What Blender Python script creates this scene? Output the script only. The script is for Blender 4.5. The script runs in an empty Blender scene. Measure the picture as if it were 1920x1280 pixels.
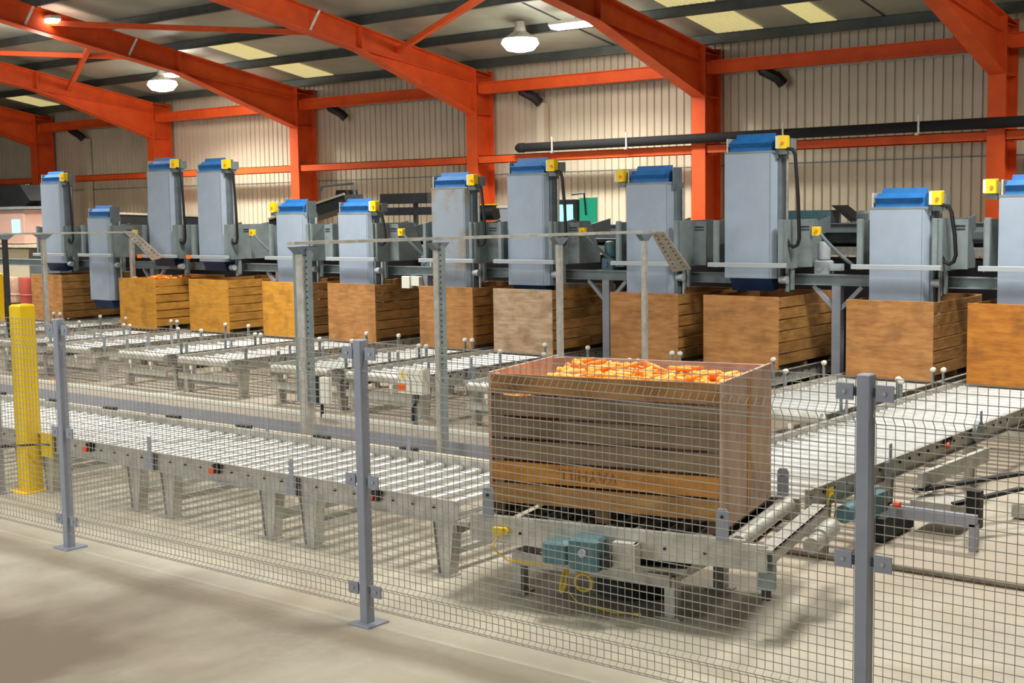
import bpy, math, random
from mathutils import Vector, Matrix
random.seed(11)
D = bpy.data
COL = bpy.context.scene.collection
sc = bpy.context.scene

# ---------------------------------------------------------------- camera
cam_d = D.cameras.new('camera'); cam = D.objects.new('camera', cam_d); COL.objects.link(cam)
YAW, PIT, ROL = 0.67646265, -0.09772832, 0.01510518
_f = Vector((-math.sin(YAW)*math.cos(PIT), math.cos(YAW)*math.cos(PIT), math.sin(PIT)))
_r = Vector((math.cos(YAW), math.sin(YAW), 0.0)); _d = _f.cross(_r)
_c, _s = math.cos(ROL), math.sin(ROL)
ax, ay = _c*_r + _s*_d, -_s*_r + _c*_d
M3 = Matrix((ax, -ay, -_f)).transposed()
cam.matrix_world = Matrix.Translation((0, 0, 3.0)) @ M3.to_4x4()
cam_d.sensor_width = 36.0; cam_d.lens = 2488.67/1920*36; cam_d.clip_end = 300
sc.camera = cam

# ---------------------------------------------------------------- world, exposure, hall lamps
w = D.worlds.new('world'); sc.world = w; w.use_nodes = True
w.node_tree.nodes['Background'].inputs[0].default_value = (0.95, 0.97, 1.0, 1)
w.node_tree.nodes['Background'].inputs[1].default_value = 0.07
sc.view_settings.view_transform = 'Standard'; sc.view_settings.look = 'None'
sc.view_settings.exposure = 0.0; sc.view_settings.gamma = 1.0; sc.view_settings.use_curve_mapping = False

def lamp(name, loc, power, size, sy=None, color=(1, .965, .90), rot=(0, 0, 0), spread=math.pi):
    l = D.lights.new(name, 'AREA'); l.energy = power; l.color = color; l.shape = 'RECTANGLE'
    l.size = size; l.size_y = sy or size; l.spread = spread
    o = D.objects.new(name, l); COL.objects.link(o); o.location = loc; o.rotation_euler = rot
    return o
ZRL = lambda Y: 6.5 + .17*(26-Y)
for X in (-31.2, -18.4, -5.3):          # rows of high-bay lamps over the hall, above the frame
    for Y, Z, P in ((1.5, 9.4, 160), (8.5, 8.6, 340), (15.5, 7.6, 470)):
        lamp('hall_lamp', (X, Y, Z), P, 1.3, spread=2.45)
    for Y, P in ((8.5, 70), (13.0, 80), (18.0, 95)):      # unseen point lights added to brighten the rafters, as side glow of bell lamps
        l = D.lights.new('bell_fill', 'POINT'); l.energy = P; l.color = (1, .95, .86); l.shadow_soft_size = .3
        o = D.objects.new('bell_fill', l); COL.objects.link(o); o.location = (X, Y, ZRL(Y)-.42)
for X in (-11.8, 1.2):
    lamp('hall_lamp', (X, 6.0, 8.9), 170, 1.3, spread=2.45)

# unseen fill light added behind the camera to brighten faces towards it
lamp('front_fill', (-17, -7.5, 4.6), 1250, 13, 6.5, color=(.93, .97, 1), rot=(math.pi/2, 0, 0))

# ---------------------------------------------------------------- materials
def lin(c):
    r = []
    for v in c:
        v = v/255.0
        r.append(v/12.92 if v <= .04045 else ((v+.055)/1.055)**2.4)
    return (r[0], r[1], r[2], 1.0)
def mat(name, rgb, rough=.6, metal=0.0, rgb2=None, nscale=3.0, stretch=(1, 1, 1), bump=0.0, vary=0.0, detail=6, lo=.35, hi=.65, emit=None, estr=1.0, bscale=None, blotch=None):
    m = D.materials.new(name); m.use_nodes = True
    nt = m.node_tree; N = nt.nodes; L = nt.links; b = N['Principled BSDF']
    b.inputs['Roughness'].default_value = rough; b.inputs['Metallic'].default_value = metal
    b.inputs['Base Color'].default_value = lin(rgb)
    col = None
    if rgb2 or bump or vary:
        tc = N.new('ShaderNodeTexCoord'); mp = N.new('ShaderNodeMapping'); mp.inputs['Scale'].default_value = stretch
        L.new(tc.outputs['Object'], mp.inputs['Vector'])
        oi = N.new('ShaderNodeObjectInfo')
        if vary:
            mu = N.new('ShaderNodeMath'); mu.operation = 'MULTIPLY'; mu.inputs[1].default_value = 37.0
            L.new(oi.outputs['Random'], mu.inputs[0]); L.new(mu.outputs[0], mp.inputs['Location'])
        no = N.new('ShaderNodeTexNoise'); no.inputs['Scale'].default_value = nscale; no.inputs['Detail'].default_value = detail
        no.inputs['Roughness'].default_value = .6
        L.new(mp.outputs[0], no.inputs['Vector'])
        if rgb2:
            cr = N.new('ShaderNodeValToRGB'); cr.color_ramp.elements[0].position = lo; cr.color_ramp.elements[1].position = hi
            cr.color_ramp.elements[0].color = lin(rgb); cr.color_ramp.elements[1].color = lin(rgb2)
            L.new(no.outputs['Fac'], cr.inputs['Fac']); col = cr.outputs['Color']
        if blotch and col:
            n2 = N.new('ShaderNodeTexNoise'); n2.inputs['Scale'].default_value = blotch[1]; n2.inputs['Detail'].default_value = 4
            ad = N.new('ShaderNodeVectorMath'); ad.operation = 'ADD'; L.new(tc.outputs['Object'], ad.inputs[0]); L.new(mp.outputs[0], ad.inputs[1])
            cb = N.new('ShaderNodeCombineXYZ'); mu2 = N.new('ShaderNodeMath'); mu2.operation = 'MULTIPLY'; mu2.inputs[1].default_value = 91.0
            L.new(oi.outputs['Random'], mu2.inputs[0]); L.new(mu2.outputs[0], cb.inputs[0])
            ad.inputs[1].default_value = (0, 0, 0)
            for l_ in list(ad.inputs[1].links): nt.links.remove(l_)
            L.new(cb.outputs[0], ad.inputs[1]); L.new(ad.outputs[0], n2.inputs['Vector'])
            mr2 = N.new('ShaderNodeMapRange'); mr2.inputs['From Min'].default_value = .5; mr2.inputs['From Max'].default_value = .72; mr2.inputs['To Max'].default_value = blotch[2]
            L.new(n2.outputs['Fac'], mr2.inputs[0])
            mx = N.new('ShaderNodeMix'); mx.data_type = 'RGBA'; L.new(mr2.outputs[0], mx.inputs[0]); L.new(col, mx.inputs[6]); mx.inputs[7].default_value = lin(blotch[0])
            col = mx.outputs[2]
        if vary:
            hs = N.new('ShaderNodeHueSaturation')
            if col: L.new(col, hs.inputs['Color'])
            else: hs.inputs['Color'].default_value = lin(rgb)
            mr = N.new('ShaderNodeMapRange'); mr.inputs['To Min'].default_value = 1-vary; mr.inputs['To Max'].default_value = 1+vary
            L.new(oi.outputs['Random'], mr.inputs['Value']); L.new(mr.outputs[0], hs.inputs['Value'])
            col = hs.outputs['Color']
        if col: L.new(col, b.inputs['Base Color'])
        if bump:
            bu = N.new('ShaderNodeBump'); bu.inputs['Strength'].default_value = bump; bu.inputs['Distance'].default_value = .02
            src = no
            if bscale:
                src = N.new('ShaderNodeTexNoise'); src.inputs['Scale'].default_value = bscale; src.inputs['Detail'].default_value = 5
                L.new(tc.outputs['Object'], src.inputs['Vector'])
            L.new(src.outputs['Fac'], bu.inputs['Height']); L.new(bu.outputs[0], b.inputs['Normal'])
    if emit:
        b.inputs['Emission Color'].default_value = lin(emit); b.inputs['Emission Strength'].default_value = estr
    return m

GALV = mat('galvanised', (196, 194, 186), .45, .4, (166, 164, 156), 9, bump=.08)
GALVL = mat('galvanised_light', (205, 204, 196), .45, .35, (172, 170, 160), 7)
ZINC = mat('zinc_roller', (236, 238, 236), .30, .55, (212, 214, 210), 5, (1, 1, 1))
GREY = mat('grey_paint', (162, 176, 194), .5, .05, (154, 168, 184), 3)
GREYD = mat('grey_paint_dark', (112, 124, 132), .55, .05, (98, 110, 118), 4)
GREYG = mat('grey_green_paint', (134, 146, 148), .55, .05, (118, 130, 131), 4)
POST = mat('post_paint', (152, 157, 170), .45, .05, (142, 147, 160), 5)
BLUE = mat('belt_blue', (22, 108, 176), .6, 0, (14, 92, 158), 6)
DBLUE = mat('belt_blue_dark', (10, 50, 92), .5, 0, (8, 38, 72), 6)
ORANGE = mat('orange_paint', (226, 88, 24), .7, 0, (208, 76, 18), 2)
YELLOW = mat('yellow_paint', (246, 208, 8), .45, 0, (238, 194, 6), 4)
YELB = mat('yellow_plastic', (250, 214, 30), .4)
YELD = mat('yellow_hose', (226, 190, 30), .4)
WHITEP = mat('white_plastic', (226, 226, 214), .5)
BLACK = mat('black_rubber', (16, 17, 20), .5)
DARK = mat('dark_steel', (44, 48, 50), .6, .1, (34, 37, 40), 6)
TEAL = mat('teal_gearmotor', (84, 122, 130), .5, .1, (70, 106, 114), 8)
LGREY = mat('light_grey_motor', (170, 178, 182), .5, .1)
RED = mat('red_plastic', (234, 84, 40), .45)
ORP = mat('orange_plastic', (250, 128, 40), .5)
MESHW = mat('mesh_wire', (158, 154, 144), .5, .2)
WALLM = mat('wall_cladding', (210, 200, 178), .55, .05, (198, 188, 166), .7, vary=.03)
ROOFM = mat('roof_liner', (168, 172, 160), .5, .1, (146, 150, 138), .8)
PURL = mat('purlin_steel', (78, 84, 80), .55, .3, (64, 70, 68), 2)
DUCTM = mat('black_pipe', (12, 12, 16), .85)
SOLE = mat('screen_glow', (120, 230, 240), .3, emit=(150, 235, 245), estr=1.6)
GLASSG = mat('green_screen', (40, 150, 120), .3, emit=(40, 170, 130), estr=.5)
BUFF = mat('buff_concrete_edge', (206, 196, 168), .8, 0, (190, 180, 154), 6)
SIGNG = mat('sign_green', (20, 84, 36), .5)
SIGNW = mat('sign_pale', (214, 226, 170), .5, emit=(210, 226, 160), estr=.5)
SOILT = mat('dusty_plate', (150, 142, 130), .7, .1, (132, 124, 112), 9)
SOIL = mat('dusty_rubber', (122, 110, 94), .8, 0, (92, 84, 72), 30)
REDF = mat('faded_red', (176, 74, 62), .6)
STEN = mat('stencil_ink', (138, 92, 44), .9)

def wood(name, a, b_, vary=.10, vert=False):
    return mat(name, a, .75, 0, b_, 3.0, (1.2, 1.2, 6) if not vert else (5, 5, 1.0), bump=.25, vary=vary, lo=.3, hi=.7, blotch=(tuple(int(q*.62) for q in b_), 3.2, .5))
PLY = wood('plywood_tan', (196, 142, 84), (160, 106, 54), .08)
PLYG = wood('plywood_golden', (222, 162, 60), (196, 132, 34), .05)
PLYO = wood('plywood_amber', (202, 134, 48), (168, 100, 28), .05)
PLYP = wood('plywood_pale', (206, 182, 152), (168, 132, 96), .04)
PLKA = wood('plank_brown', (170, 124, 62), (128, 88, 38), .16)
PLKG = wood('plank_golden', (206, 150, 62), (172, 118, 38), .10)
PINK = wood('panel_pinkish', (206, 176, 152), (184, 142, 116), .05, vert=True)
PINKI = wood('inner_panel', (186, 158, 144), (162, 132, 116), .06)
FP = [wood('plank_front_tan', (176, 128, 72), (140, 98, 50), .02), wood('plank_weathered', (140, 118, 92), (112, 92, 70), .10),
      wood('plank_orange', (206, 142, 60), (168, 110, 42), .02), wood('plank_buff', (186, 140, 80), (150, 108, 58), .02)]
BEAR = wood('bearer_wood', (120, 96, 66), (90, 70, 46), .1)

# concrete floor with its own stains
def floor_mat():
    m = D.materials.new('concrete_floor'); m.use_nodes = True
    nt = m.node_tree; N = nt.nodes; L = nt.links; b = N['Principled BSDF']; b.inputs['Roughness'].default_value = .55
    tc = N.new('ShaderNodeTexCoord')
    def noise(scale, det, sx=1, sy=1):
        mp = N.new('ShaderNodeMapping'); mp.inputs['Scale'].default_value = (sx, sy, 1)
        n = N.new('ShaderNodeTexNoise'); n.inputs['Scale'].default_value = scale; n.inputs['Detail'].default_value = det
        L.new(tc.outputs['Object'], mp.inputs[0]); L.new(mp.outputs[0], n.inputs['Vector']); return n.outputs['Fac']
    def ramp(s, a, c1, z, c2):
        r = N.new('ShaderNodeValToRGB'); r.color_ramp.elements[0].position = a; r.color_ramp.elements[0].color = c1
        r.color_ramp.elements[1].position = z; r.color_ramp.elements[1].color = c2; L.new(s, r.inputs[0]); return r.outputs[0]
    def mix(f, a, c):
        x = N.new('ShaderNodeMix'); x.data_type = 'RGBA'
        if isinstance(f, float): x.inputs[0].default_value = f
        else: L.new(f, x.inputs[0])
        for s, v in ((6, a), (7, c)):
            if isinstance(v, tuple): x.inputs[s].default_value = v
            else: L.new(v, x.inputs[s])
        return x.outputs[2]
    base = ramp(noise(.9, 6), .35, lin((166, 158, 142)), .68, lin((194, 187, 168)))
    fine = ramp(noise(14, 5), .4, (0, 0, 0, 1), .8, (1, 1, 1, 1))
    base = mix(fine, base, lin((178, 173, 154)))
    sx = N.new('ShaderNodeSeparateXYZ'); L.new(tc.outputs['Object'], sx.inputs[0])
    def band(src, c, wd, k=None):        # soft band |v-c|<wd, wobbled with noise
        a = N.new('ShaderNodeMath'); a.operation = 'SUBTRACT'; L.new(src, a.inputs[0]); a.inputs[1].default_value = c
        n = N.new('ShaderNodeMath'); n.operation = 'MULTIPLY_ADD'; L.new(noise(1.3, 4), n.inputs[0]); n.inputs[1].default_value = wd*2.0; n.inputs[2].default_value = -wd
        ad = N.new('ShaderNodeMath'); ad.operation = 'ADD'; L.new(a.outputs[0], ad.inputs[0]); L.new(n.outputs[0], ad.inputs[1])
        ab = N.new('ShaderNodeMath'); ab.operation = 'ABSOLUTE'; L.new(ad.outputs[0], ab.inputs[0])
        r = N.new('ShaderNodeMapRange'); r.inputs['From Min'].default_value = wd*.4; r.inputs['From Max'].default_value = wd*1.3
        r.inputs['To Min'].default_value = k or .6; r.inputs['To Max'].default_value = 0
        L.new(ab.outputs[0], r.inputs[0]); return r.outputs[0]
    out = mix(band(sx.outputs[1], 6.42, .17, .6), base, lin((140, 126, 104)))      # darker brown line along the fence
    out = mix(band(sx.outputs[1], 10.9, 1.6, .5), out, lin((160, 142, 124)))      # reddish soil between the conveyors
    out = mix(band(sx.outputs[1], 15.5, 2.2, .6), out, lin((128, 112, 98)))
    # old dark wear patch at the lower left of the aisle
    vm = N.new('ShaderNodeVectorMath'); vm.operation = 'DISTANCE'; vm.inputs[1].default_value = (-8.4, 4.5, 0)
    L.new(tc.outputs['Object'], vm.inputs[0])
    ad = N.new('ShaderNodeMath'); ad.operation = 'MULTIPLY_ADD'; L.new(noise(1.1, 7, 1.5, .8), ad.inputs[0]); ad.inputs[1].default_value = 2.6; L.new(vm.outputs['Value'], ad.inputs[2])
    r = N.new('ShaderNodeMapRange'); r.inputs['From Min'].default_value = 2.1; r.inputs['From Max'].default_value = 4.0; r.inputs['To Min'].default_value = .95; r.inputs['To Max'].default_value = 0
    L.new(ad.outputs[0], r.inputs[0])
    out = mix(r.outputs[0], out, lin((104, 90, 72)))
    st = ramp(noise(.55, 5, 1, 2.2), .56, (0, 0, 0, 1), .72, (.55, .55, .55, 1))
    out = mix(st, out, lin((150, 132, 110)))
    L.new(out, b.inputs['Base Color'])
    bu = N.new('ShaderNodeBump'); bu.inputs['Strength'].default_value = .12; L.new(noise(22, 4), bu.inputs['Height']); L.new(bu.outputs[0], b.inputs['Normal'])
    return m
FLOOR = floor_mat()

# ---------------------------------------------------------------- geometry helpers
class G:
    def __init__(s): s.v = []; s.f = []; s.M = None
    def _add(s, vs, fs):
        n = len(s.v)
        s.v += [tuple(s.M @ Vector(p)) if s.M else tuple(p) for p in vs]
        s.f += [tuple(i+n for i in f) for f in fs]; return s
    def box(s, x0, x1, y0, y1, z0, z1):
        vs = [(x, y, z) for z in (z0, z1) for y in (y0, y1) for x in (x0, x1)]
        return s._add(vs, [(0, 2, 3, 1), (4, 5, 7, 6), (0, 1, 5, 4), (2, 6, 7, 3), (0, 4, 6, 2), (1, 3, 7, 5)])
    def cbox(s, x0, x1, y0, y1, z0, z1, c=.006):      # box with chamfered upright and top edges
        def ring(d, z): return [(x0+d+c, y0+d, z), (x1-d-c, y0+d, z), (x1-d, y0+d+c, z), (x1-d, y1-d-c, z), (x1-d-c, y1-d, z), (x0+d+c, y1-d, z), (x0+d, y1-d-c, z), (x0+d, y0+d+c, z)]
        vs = ring(0, z0) + ring(0, z1-c) + ring(c, z1)
        fs = [tuple(reversed(range(8))), tuple(range(16, 24))]
        for a in (0, 8): fs += [(a+i, a+(i+1) % 8, a+8+(i+1) % 8, a+8+i) for i in range(8)]
        return s._add(vs, fs)
    def prism(s, poly, axis, a, b):       # polygon in the two other axes, extruded along axis
        n = len(poly); vs = []
        for t in (a, b):
            for p, q in poly:
                vs.append({'x': (t, p, q), 'y': (p, t, q), 'z': (p, q, t)}[axis])
        fs = [tuple(range(n)), tuple(reversed(range(n, 2*n)))] + [(i, i+n, (i+1) % n+n, (i+1) % n) for i in range(n)]
        return s._add(vs, fs)
    def cyl(s, p, q, r, n=12, r2=None, caps=True):
        p = Vector(p); q = Vector(q); d = (q-p).normalized(); r2 = r if r2 is None else r2
        u = d.orthogonal().normalized(); w_ = d.cross(u)
        vs = []
        for c, rr in ((p, r), (q, r2)):
            for i in range(n):
                a = 2*math.pi*i/n; vs.append(c + rr*(math.cos(a)*u + math.sin(a)*w_))
        fs = [(i, (i+1) % n, (i+1) % n+n, i+n) for i in range(n)]
        if caps: fs += [tuple(reversed(range(n))), tuple(range(n, 2*n))]
        return s._add(vs, fs)
    def tube(s, pts, r, n=6, closed=False):
        pts = [Vector(p) for p in pts]; m = len(pts); vs = []; up = None
        for i, p in enumerate(pts):
            a = pts[i-1] if (i > 0 or closed) else p; b = pts[(i+1) % m] if (i < m-1 or closed) else p
            d = (b-a).normalized()
            if up is None: up = d.orthogonal().normalized()
            up = (up - d*up.dot(d)).normalized(); w_ = d.cross(up)
            for k in range(n):
                t = 2*math.pi*k/n; vs.append(p + r*(math.cos(t)*up + math.sin(t)*w_))
        fs = []
        for i in range(m if closed else m-1):
            j = (i+1) % m
            fs += [(i*n+k, i*n+(k+1) % n, j*n+(k+1) % n, j*n+k) for k in range(n)]
        if not closed: fs += [tuple(reversed(range(n))), tuple(range((m-1)*n, m*n))]
        return s._add(vs, fs)
    def lathe(s, prof, n=12, c=(0, 0, 0), axis='z'):
        vs = []; m = len(prof)
        for r, h in prof:
            for k in range(n):
                t = 2*math.pi*k/n; a, b = r*math.cos(t), r*math.sin(t)
                vs.append({'z': (c[0]+a, c[1]+b, c[2]+h), 'x': (c[0]+h, c[1]+a, c[2]+b), 'y': (c[0]+b, c[1]+h, c[2]+a)}[axis])
        fs = []
        for i in range(m-1): fs += [(i*n+k, i*n+(k+1) % n, (i+1)*n+(k+1) % n, (i+1)*n+k) for k in range(n)]
        fs += [tuple(reversed(range(n))), tuple(range((m-1)*n, m*n))]
        return s._add(vs, fs)
    def beam(s, p, q, wd, ht):            # rectangular bar from p to q, ht measured up
        p = Vector(p); q = Vector(q); d = (q-p).normalized(); up = Vector((0, 0, 1))
        if abs(d.z) > .99: up = Vector((1, 0, 0))
        side = d.cross(up).normalized(); up = side.cross(d)
        vs = []
        for c in (p, q):
            for a, b in ((-1, -1), (1, -1), (1, 1), (-1, 1)): vs.append(c + side*a*wd/2 + up*b*ht/2)
        return s._add(vs, [(3, 2, 1, 0), (4, 5, 6, 7), (0, 1, 5, 4), (1, 2, 6, 5), (2, 3, 7, 6), (3, 0, 4, 7)])
    def mesh(s, name, m, smooth=False):
        me = D.meshes.new(name); me.from_pydata([tuple(v) for v in s.v], [], s.f); me.materials.append(m)
        if smooth:
            me.polygons.foreach_set('use_smooth', [True]*len(me.polygons))
            me.update()
        me.validate(); return me

CACHE = {}
def obj(name, me, parent=None, loc=(0, 0, 0), rot=(0, 0, 0), label=None, kind=None):
    o = D.objects.new(name, me); COL.objects.link(o); o.location = loc; o.rotation_euler = rot
    if parent: o.parent = parent
    if label: o['label'] = label
    if kind: o['kind'] = kind
    return o
def part(name, g, m, parent, loc=(0, 0, 0), rot=(0, 0, 0), smooth=False, label=None, kind=None, key=None):
    """a part mesh; with key the mesh data is made once and shared"""
    if key and key in CACHE: me = CACHE[key]
    else:
        if callable(g): g = g()
        me = g.mesh(name, m, smooth)
        if smooth:
            sharp = 0.6
            try: me.set_sharp_from_angle(angle=sharp)
            except Exception: pass
        if key: CACHE[key] = me
    return obj(name, me, parent, loc, rot, label, kind)
def thing(name, label, cat, loc=(0, 0, 0), rz=0, group=None):
    o = D.objects.new(name, None); COL.objects.link(o); o.empty_display_size = .2
    o.location = loc; o.rotation_euler = (0, 0, rz); o['label'] = label; o['category'] = cat
    if group: o['group'] = group
    return o
def solo(name, g, m, label, cat, loc=(0, 0, 0), rz=0, group=None, smooth=False):
    o = part(name, g, m, None, loc, (0, 0, rz), smooth); o['label'] = label; o['category'] = cat
    if group: o['group'] = group
    return o
def struct(name, g, m, loc=(0, 0, 0), smooth=False):
    o = part(name, g, m, None, loc, smooth=smooth); o['kind'] = 'structure'; return o

# ================================================================ THE SHELL
WALLY = 26.35
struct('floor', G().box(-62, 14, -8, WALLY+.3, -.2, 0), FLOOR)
wl = D.objects.new('wall_back', None); COL.objects.link(wl); wl['kind'] = 'structure'
def sheet():                       # one corrugated cladding sheet, 1.0 m wide, five ribs
    g = G(); pts = []
    for k in range(5):
        x = k*.2
        pts += [(x, 0), (x+.15, 0), (x+.165, .04), (x+.185, .04)]
    pts.append((1.0, 0))
    n = len(pts); vs = [(x, y, z) for z in (0, 6.75) for x, y in pts]
    g._add(vs, [(i, i+1, i+1+n, i+n) for i in range(n-1)])
    g.box(0, 1.0, .05, .07, 0, 6.75)
    return g
for k in range(58):
    part('cladding_sheet', sheet, WALLM, wl, (-52 + k*1.0, WALLY + (.003 if k % 2 else 0), 0), key='sheet')
part('sheet_lap_line', G().box(-52, 6, WALLY-.012, WALLY-.002, 3.93, 3.95), GREYD, wl)
part('eave_flashing', G().box(-52, 6, WALLY-.06, WALLY-.02, 5.93, 5.98), GALVL, wl)
struct('wall_left', G().box(-52.2, -52, -8, WALLY, 0, 11), WALLM)
ZR = lambda Y: 6.5 + .17*(26-Y)
g = G(); g.prism([(-8, 9.4), (2, ZR(2)+.22), (26.6, ZR(26.6)+.22), (26.6, ZR(26.6)+.30), (2, ZR(2)+.32), (-8, 9.5)], 'x', -52, 14)
ceil = struct('ceiling', g, ROOFM)
for k in range(12):
    Y = 25.75 - 2.0*k
    def pf():
        g = G(); g.box(-52, 14, -.03, .0, 0, .2); g.box(-52, 14, -.09, 0, 0, .02); g.box(-52, 14, 0, .07, .185, .2); return g
    part('purlin', pf, PURL, ceil, (0, Y, ZR(Y)+.01), key='purlin')
for X in (-50, -43.5, -37, -30.5, -24, -17.5, -11, -4.5, 2):     # joints between the liner sheets
    g = G(); g.prism([(2, ZR(2)+.2), (26.4, ZR(26.4)+.2), (26.4, ZR(26.4)+.216), (2, ZR(2)+.216)], 'x', X-.02, X+.02)
    part('liner_joint', g, PURL, ceil)
# translucent corrugated rooflights beside the frames
LGT = mat('rooflight_sheet', (222, 214, 160), .5, emit=(226, 214, 150), estr=.55)
for X, Ya, Yb in ((-28.0, 23.9, 25.6), (-28.0, 21.9, 23.6), (-15.0, 23.9, 25.6), (-15.0, 21.9, 23.6), (-41.1, 23.9, 25.6), (-12.8, 23.9, 25.6)):
    g = G()
    W_ = 1.15 if X != -12.8 else .6
    for k in range(8):
        x0 = X + .25 + k*W_/8
        g.prism([(Ya, ZR(Ya)+.19), (Yb, ZR(Yb)+.19), (Yb, ZR(Yb)+.205), (Ya, ZR(Ya)+.205)], 'x', x0, x0+W_/8*.8)
    part('rooflight', g, LGT, ceil, label='pale yellow translucent rooflight')

# portal frames
FX = [-8.68, -15.15, -21.67, -28.2, -34.75, -41.3]
names = ['rightmost orange portal frame, its column behind the rightmost filler', 'second orange portal frame from the right, right of the hanging lamp pair',
         'third orange portal frame from the right, column behind the filler beside the pipe end', 'fourth orange portal frame from the right, dark web, rafter crossing the top left',
         'fifth orange portal frame from the right, column behind the pair of tall raised fillers', 'leftmost orange portal frame, column behind the first filler beside the exit sign']
for X, nm in zip(FX, names):
    t = thing('portal_frame', nm, 'steel frame', (X, 25.5, 0))
    g = G(); g.box(-.17, .17, 0, .025, 0, 6.5); g.box(-.17, .17, .66, .685, 0, 6.5); g.box(-.012, .012, .02, .67, 0, 6.5)
    g.box(-.16, .16, .02, .67, 5.42, 5.44); g.box(-.16, .16, .02, .67, 6.35, 6.37)
    part('column', g, ORANGE, t, key='col')
    part('base_plate', G().box(-.24, .24, -.08, .76, 0, .03), GALV, t, key='colb')
    def raft():
        g = G(); zr = lambda y: 6.5 - .17*(y - .5) - .08
        yb = -23.5; d = .5
        low = [(.0, 5.45), (-3.9, 6.83 - .08)]
        # web as polygon in yz, flanges as strips
        web = [(0, zr(0)), (yb, zr(yb)), (yb, zr(yb)-d), (-3.9, zr(-3.9)-d), (0, 5.45)]
        g.prism(web, 'x', -.012, .012)
        g.prism([(.69, zr(.69)+.02), (yb, zr(yb)+.02), (yb, zr(yb)-.005), (.69, zr(.69)-.005)], 'x', -.16, .16)
        g.prism([(0, 5.45), (-3.9, zr(-3.9)-d), (-3.9, zr(-3.9)-d-.025), (0, 5.425)], 'x', -.16, .16)
        g.prism([(-3.9, zr(-3.9)-d), (yb, zr(yb)-d), (yb, zr(yb)-d-.025), (-3.9, zr(-3.9)-d-.025)], 'x', -.16, .16)
        g.prism([(-3.9, zr(-3.9)), (-3.86, zr(-3.9)), (-3.86, zr(-3.9)-d), (-3.9, zr(-3.9)-d)], 'x', -.14, .14)
        g.prism([(0, zr(0)-.28), (-3.9, zr(-3.9)-.48), (-3.9, zr(-3.9)-.5), (0, zr(0)-.3)], 'x', -.1, .1)
        return g
    part('rafter', raft, ORANGE, t, key='raft')
    def cleats():
        g = G()
        for y in (-8.0, -5.2, ): g.beam((.17, y, 6.5-.17*(y-.5)-.08), (.02, y-.15, 6.5-.17*(y-.5)-.5), .03, .05)
        return g
    part('stay_rod', cleats, GALVL, t, key='cleat')
    for zz in (6.05, 4.28):
        part('bolt_plate', G().box(-.02, .02, .1, .5, -.12, .12), ORANGE, t, (.16, 0, zz), key='bp')
allX = [-2.2] + FX + [-47.8]
for k in range(len(allX)-1):
    a, b = allX[k+1]+.18, allX[k]-.18
    where = ['at the right edge of the picture', 'behind the tallest filler, right of the second frame', 'carrying the pipe end, left of the second frame', 'left of the third frame from the right',
             'behind the two tall raised fillers', 'left of the fifth frame from the right', 'at the left edge, above the exit sign'][k]
    g = G(); g.box(a, b, 25.55, 25.75, 4.19, 4.205); g.box(a, b, 25.55, 25.57, 4.19, 4.385); g.box(a, b, 25.55, 25.75, 4.37, 4.385)
    solo('wall_girt', g, ORANGE, 'orange wall rail at mid height ' + where, 'girt')
    g = G(); g.box(a, b, 25.72, 25.74, 5.92, 6.2); g.box(a, b, 25.66, 25.86, 5.92, 5.94); g.box(a, b, 25.66, 25.86, 6.18, 6.2)
    solo('eave_strut', g, ORANGE, 'orange eaves beam under the roof ' + where.replace('carrying the pipe end', 'above the pipe end').replace('above the exit sign', 'high over the exit sign'), 'beam')
# roof bracing
def brace(p, q, lab):
    solo('roof_brace', G().beam(p, q, .12, .12), ORANGE, lab, 'brace')
brace((-28.2, 18.07, 7.55), (-21.67, 21.4, 7.0), 'long orange roof brace crossing the top left between two rafters')
brace((-34.75, 18.3, 7.5), (-28.2, 21.4, 7.0), 'orange roof brace further left, behind the dark rafter')
brace((-34.75, 22.7, 6.75), (-28.2, 19.2, 7.35), 'short steep orange brace rising from the fifth rafter to the dark rafter')
brace((-21.67, 22.9, 6.75), (-15.15, 19.4, 7.35), 'steep orange brace rising from the third rafter at the top centre')
brace((-41.3, 18.3, 7.5), (-34.75, 21.4, 7.0), 'faint orange roof brace at the far left under the roof')

# pipe on the rail, downpipes, cable
p = thing('black_pipe', 'black plastic pipe lying along the orange wall rail', 'pipe', (0, 25.4, 4.52))
part('pipe', G().cyl((-20.05, 0, 0), (6, 0, 0), .105, 16), DUCTM, p, smooth=True)
part('end_cap', G().lathe([(.0, -.13), (.06, -.12), (.115, -.04), (.118, .12), (.105, .14)], 16, (-20.05, 0, 0), 'x'), DUCTM, p, smooth=True)
for X in (-19.0, -16.9, -13.0, -10.1, -5.0):
    part('pipe_clip', G().box(-.02, .02, -.125, -.105, -.14, .22).box(-.1, -.03, -.06, .02, -.16, -.12), GALVL, p, (X, 0, 0), key='clip')
for X, lab in ((-20.15, 'black swan-neck outlet and cream downpipe right of the third frame'), (-39.4, 'black swan-neck outlet and cream downpipe right of the leftmost frame'),
               (-26.9, 'small black outlet stub under the eaves beside the fourth frame'), (-13.6, 'black outlet under the eaves right of the second frame')):
    t = thing('downpipe', lab, 'downpipe', (X, 26.0, 0))
    part('elbow', G().tube([(-.25, -.1, 6.05), (-.2, -.1, 5.92), (.1, 0, 5.75), (.18, .1, 5.62)], .12, 10), BLACK, t, key='elb', smooth=True)
    if X in (-20.15, -39.4): part('pipe', G().box(.08, .3, .1, .3, .1, 5.62), WALLM, t, key='dp')
sgn = thing('exit_sign', 'small green emergency exit sign on the wall at far left', 'sign', (-43.1, 26.345, 3.98))
part('board', G().box(-.23, .23, -.03, .0, -.4, .4), SIGNG, sgn)
part('pictogram', G().box(-.13, .13, -.036, -.031, -.06, .32), SIGNW, sgn)
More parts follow.
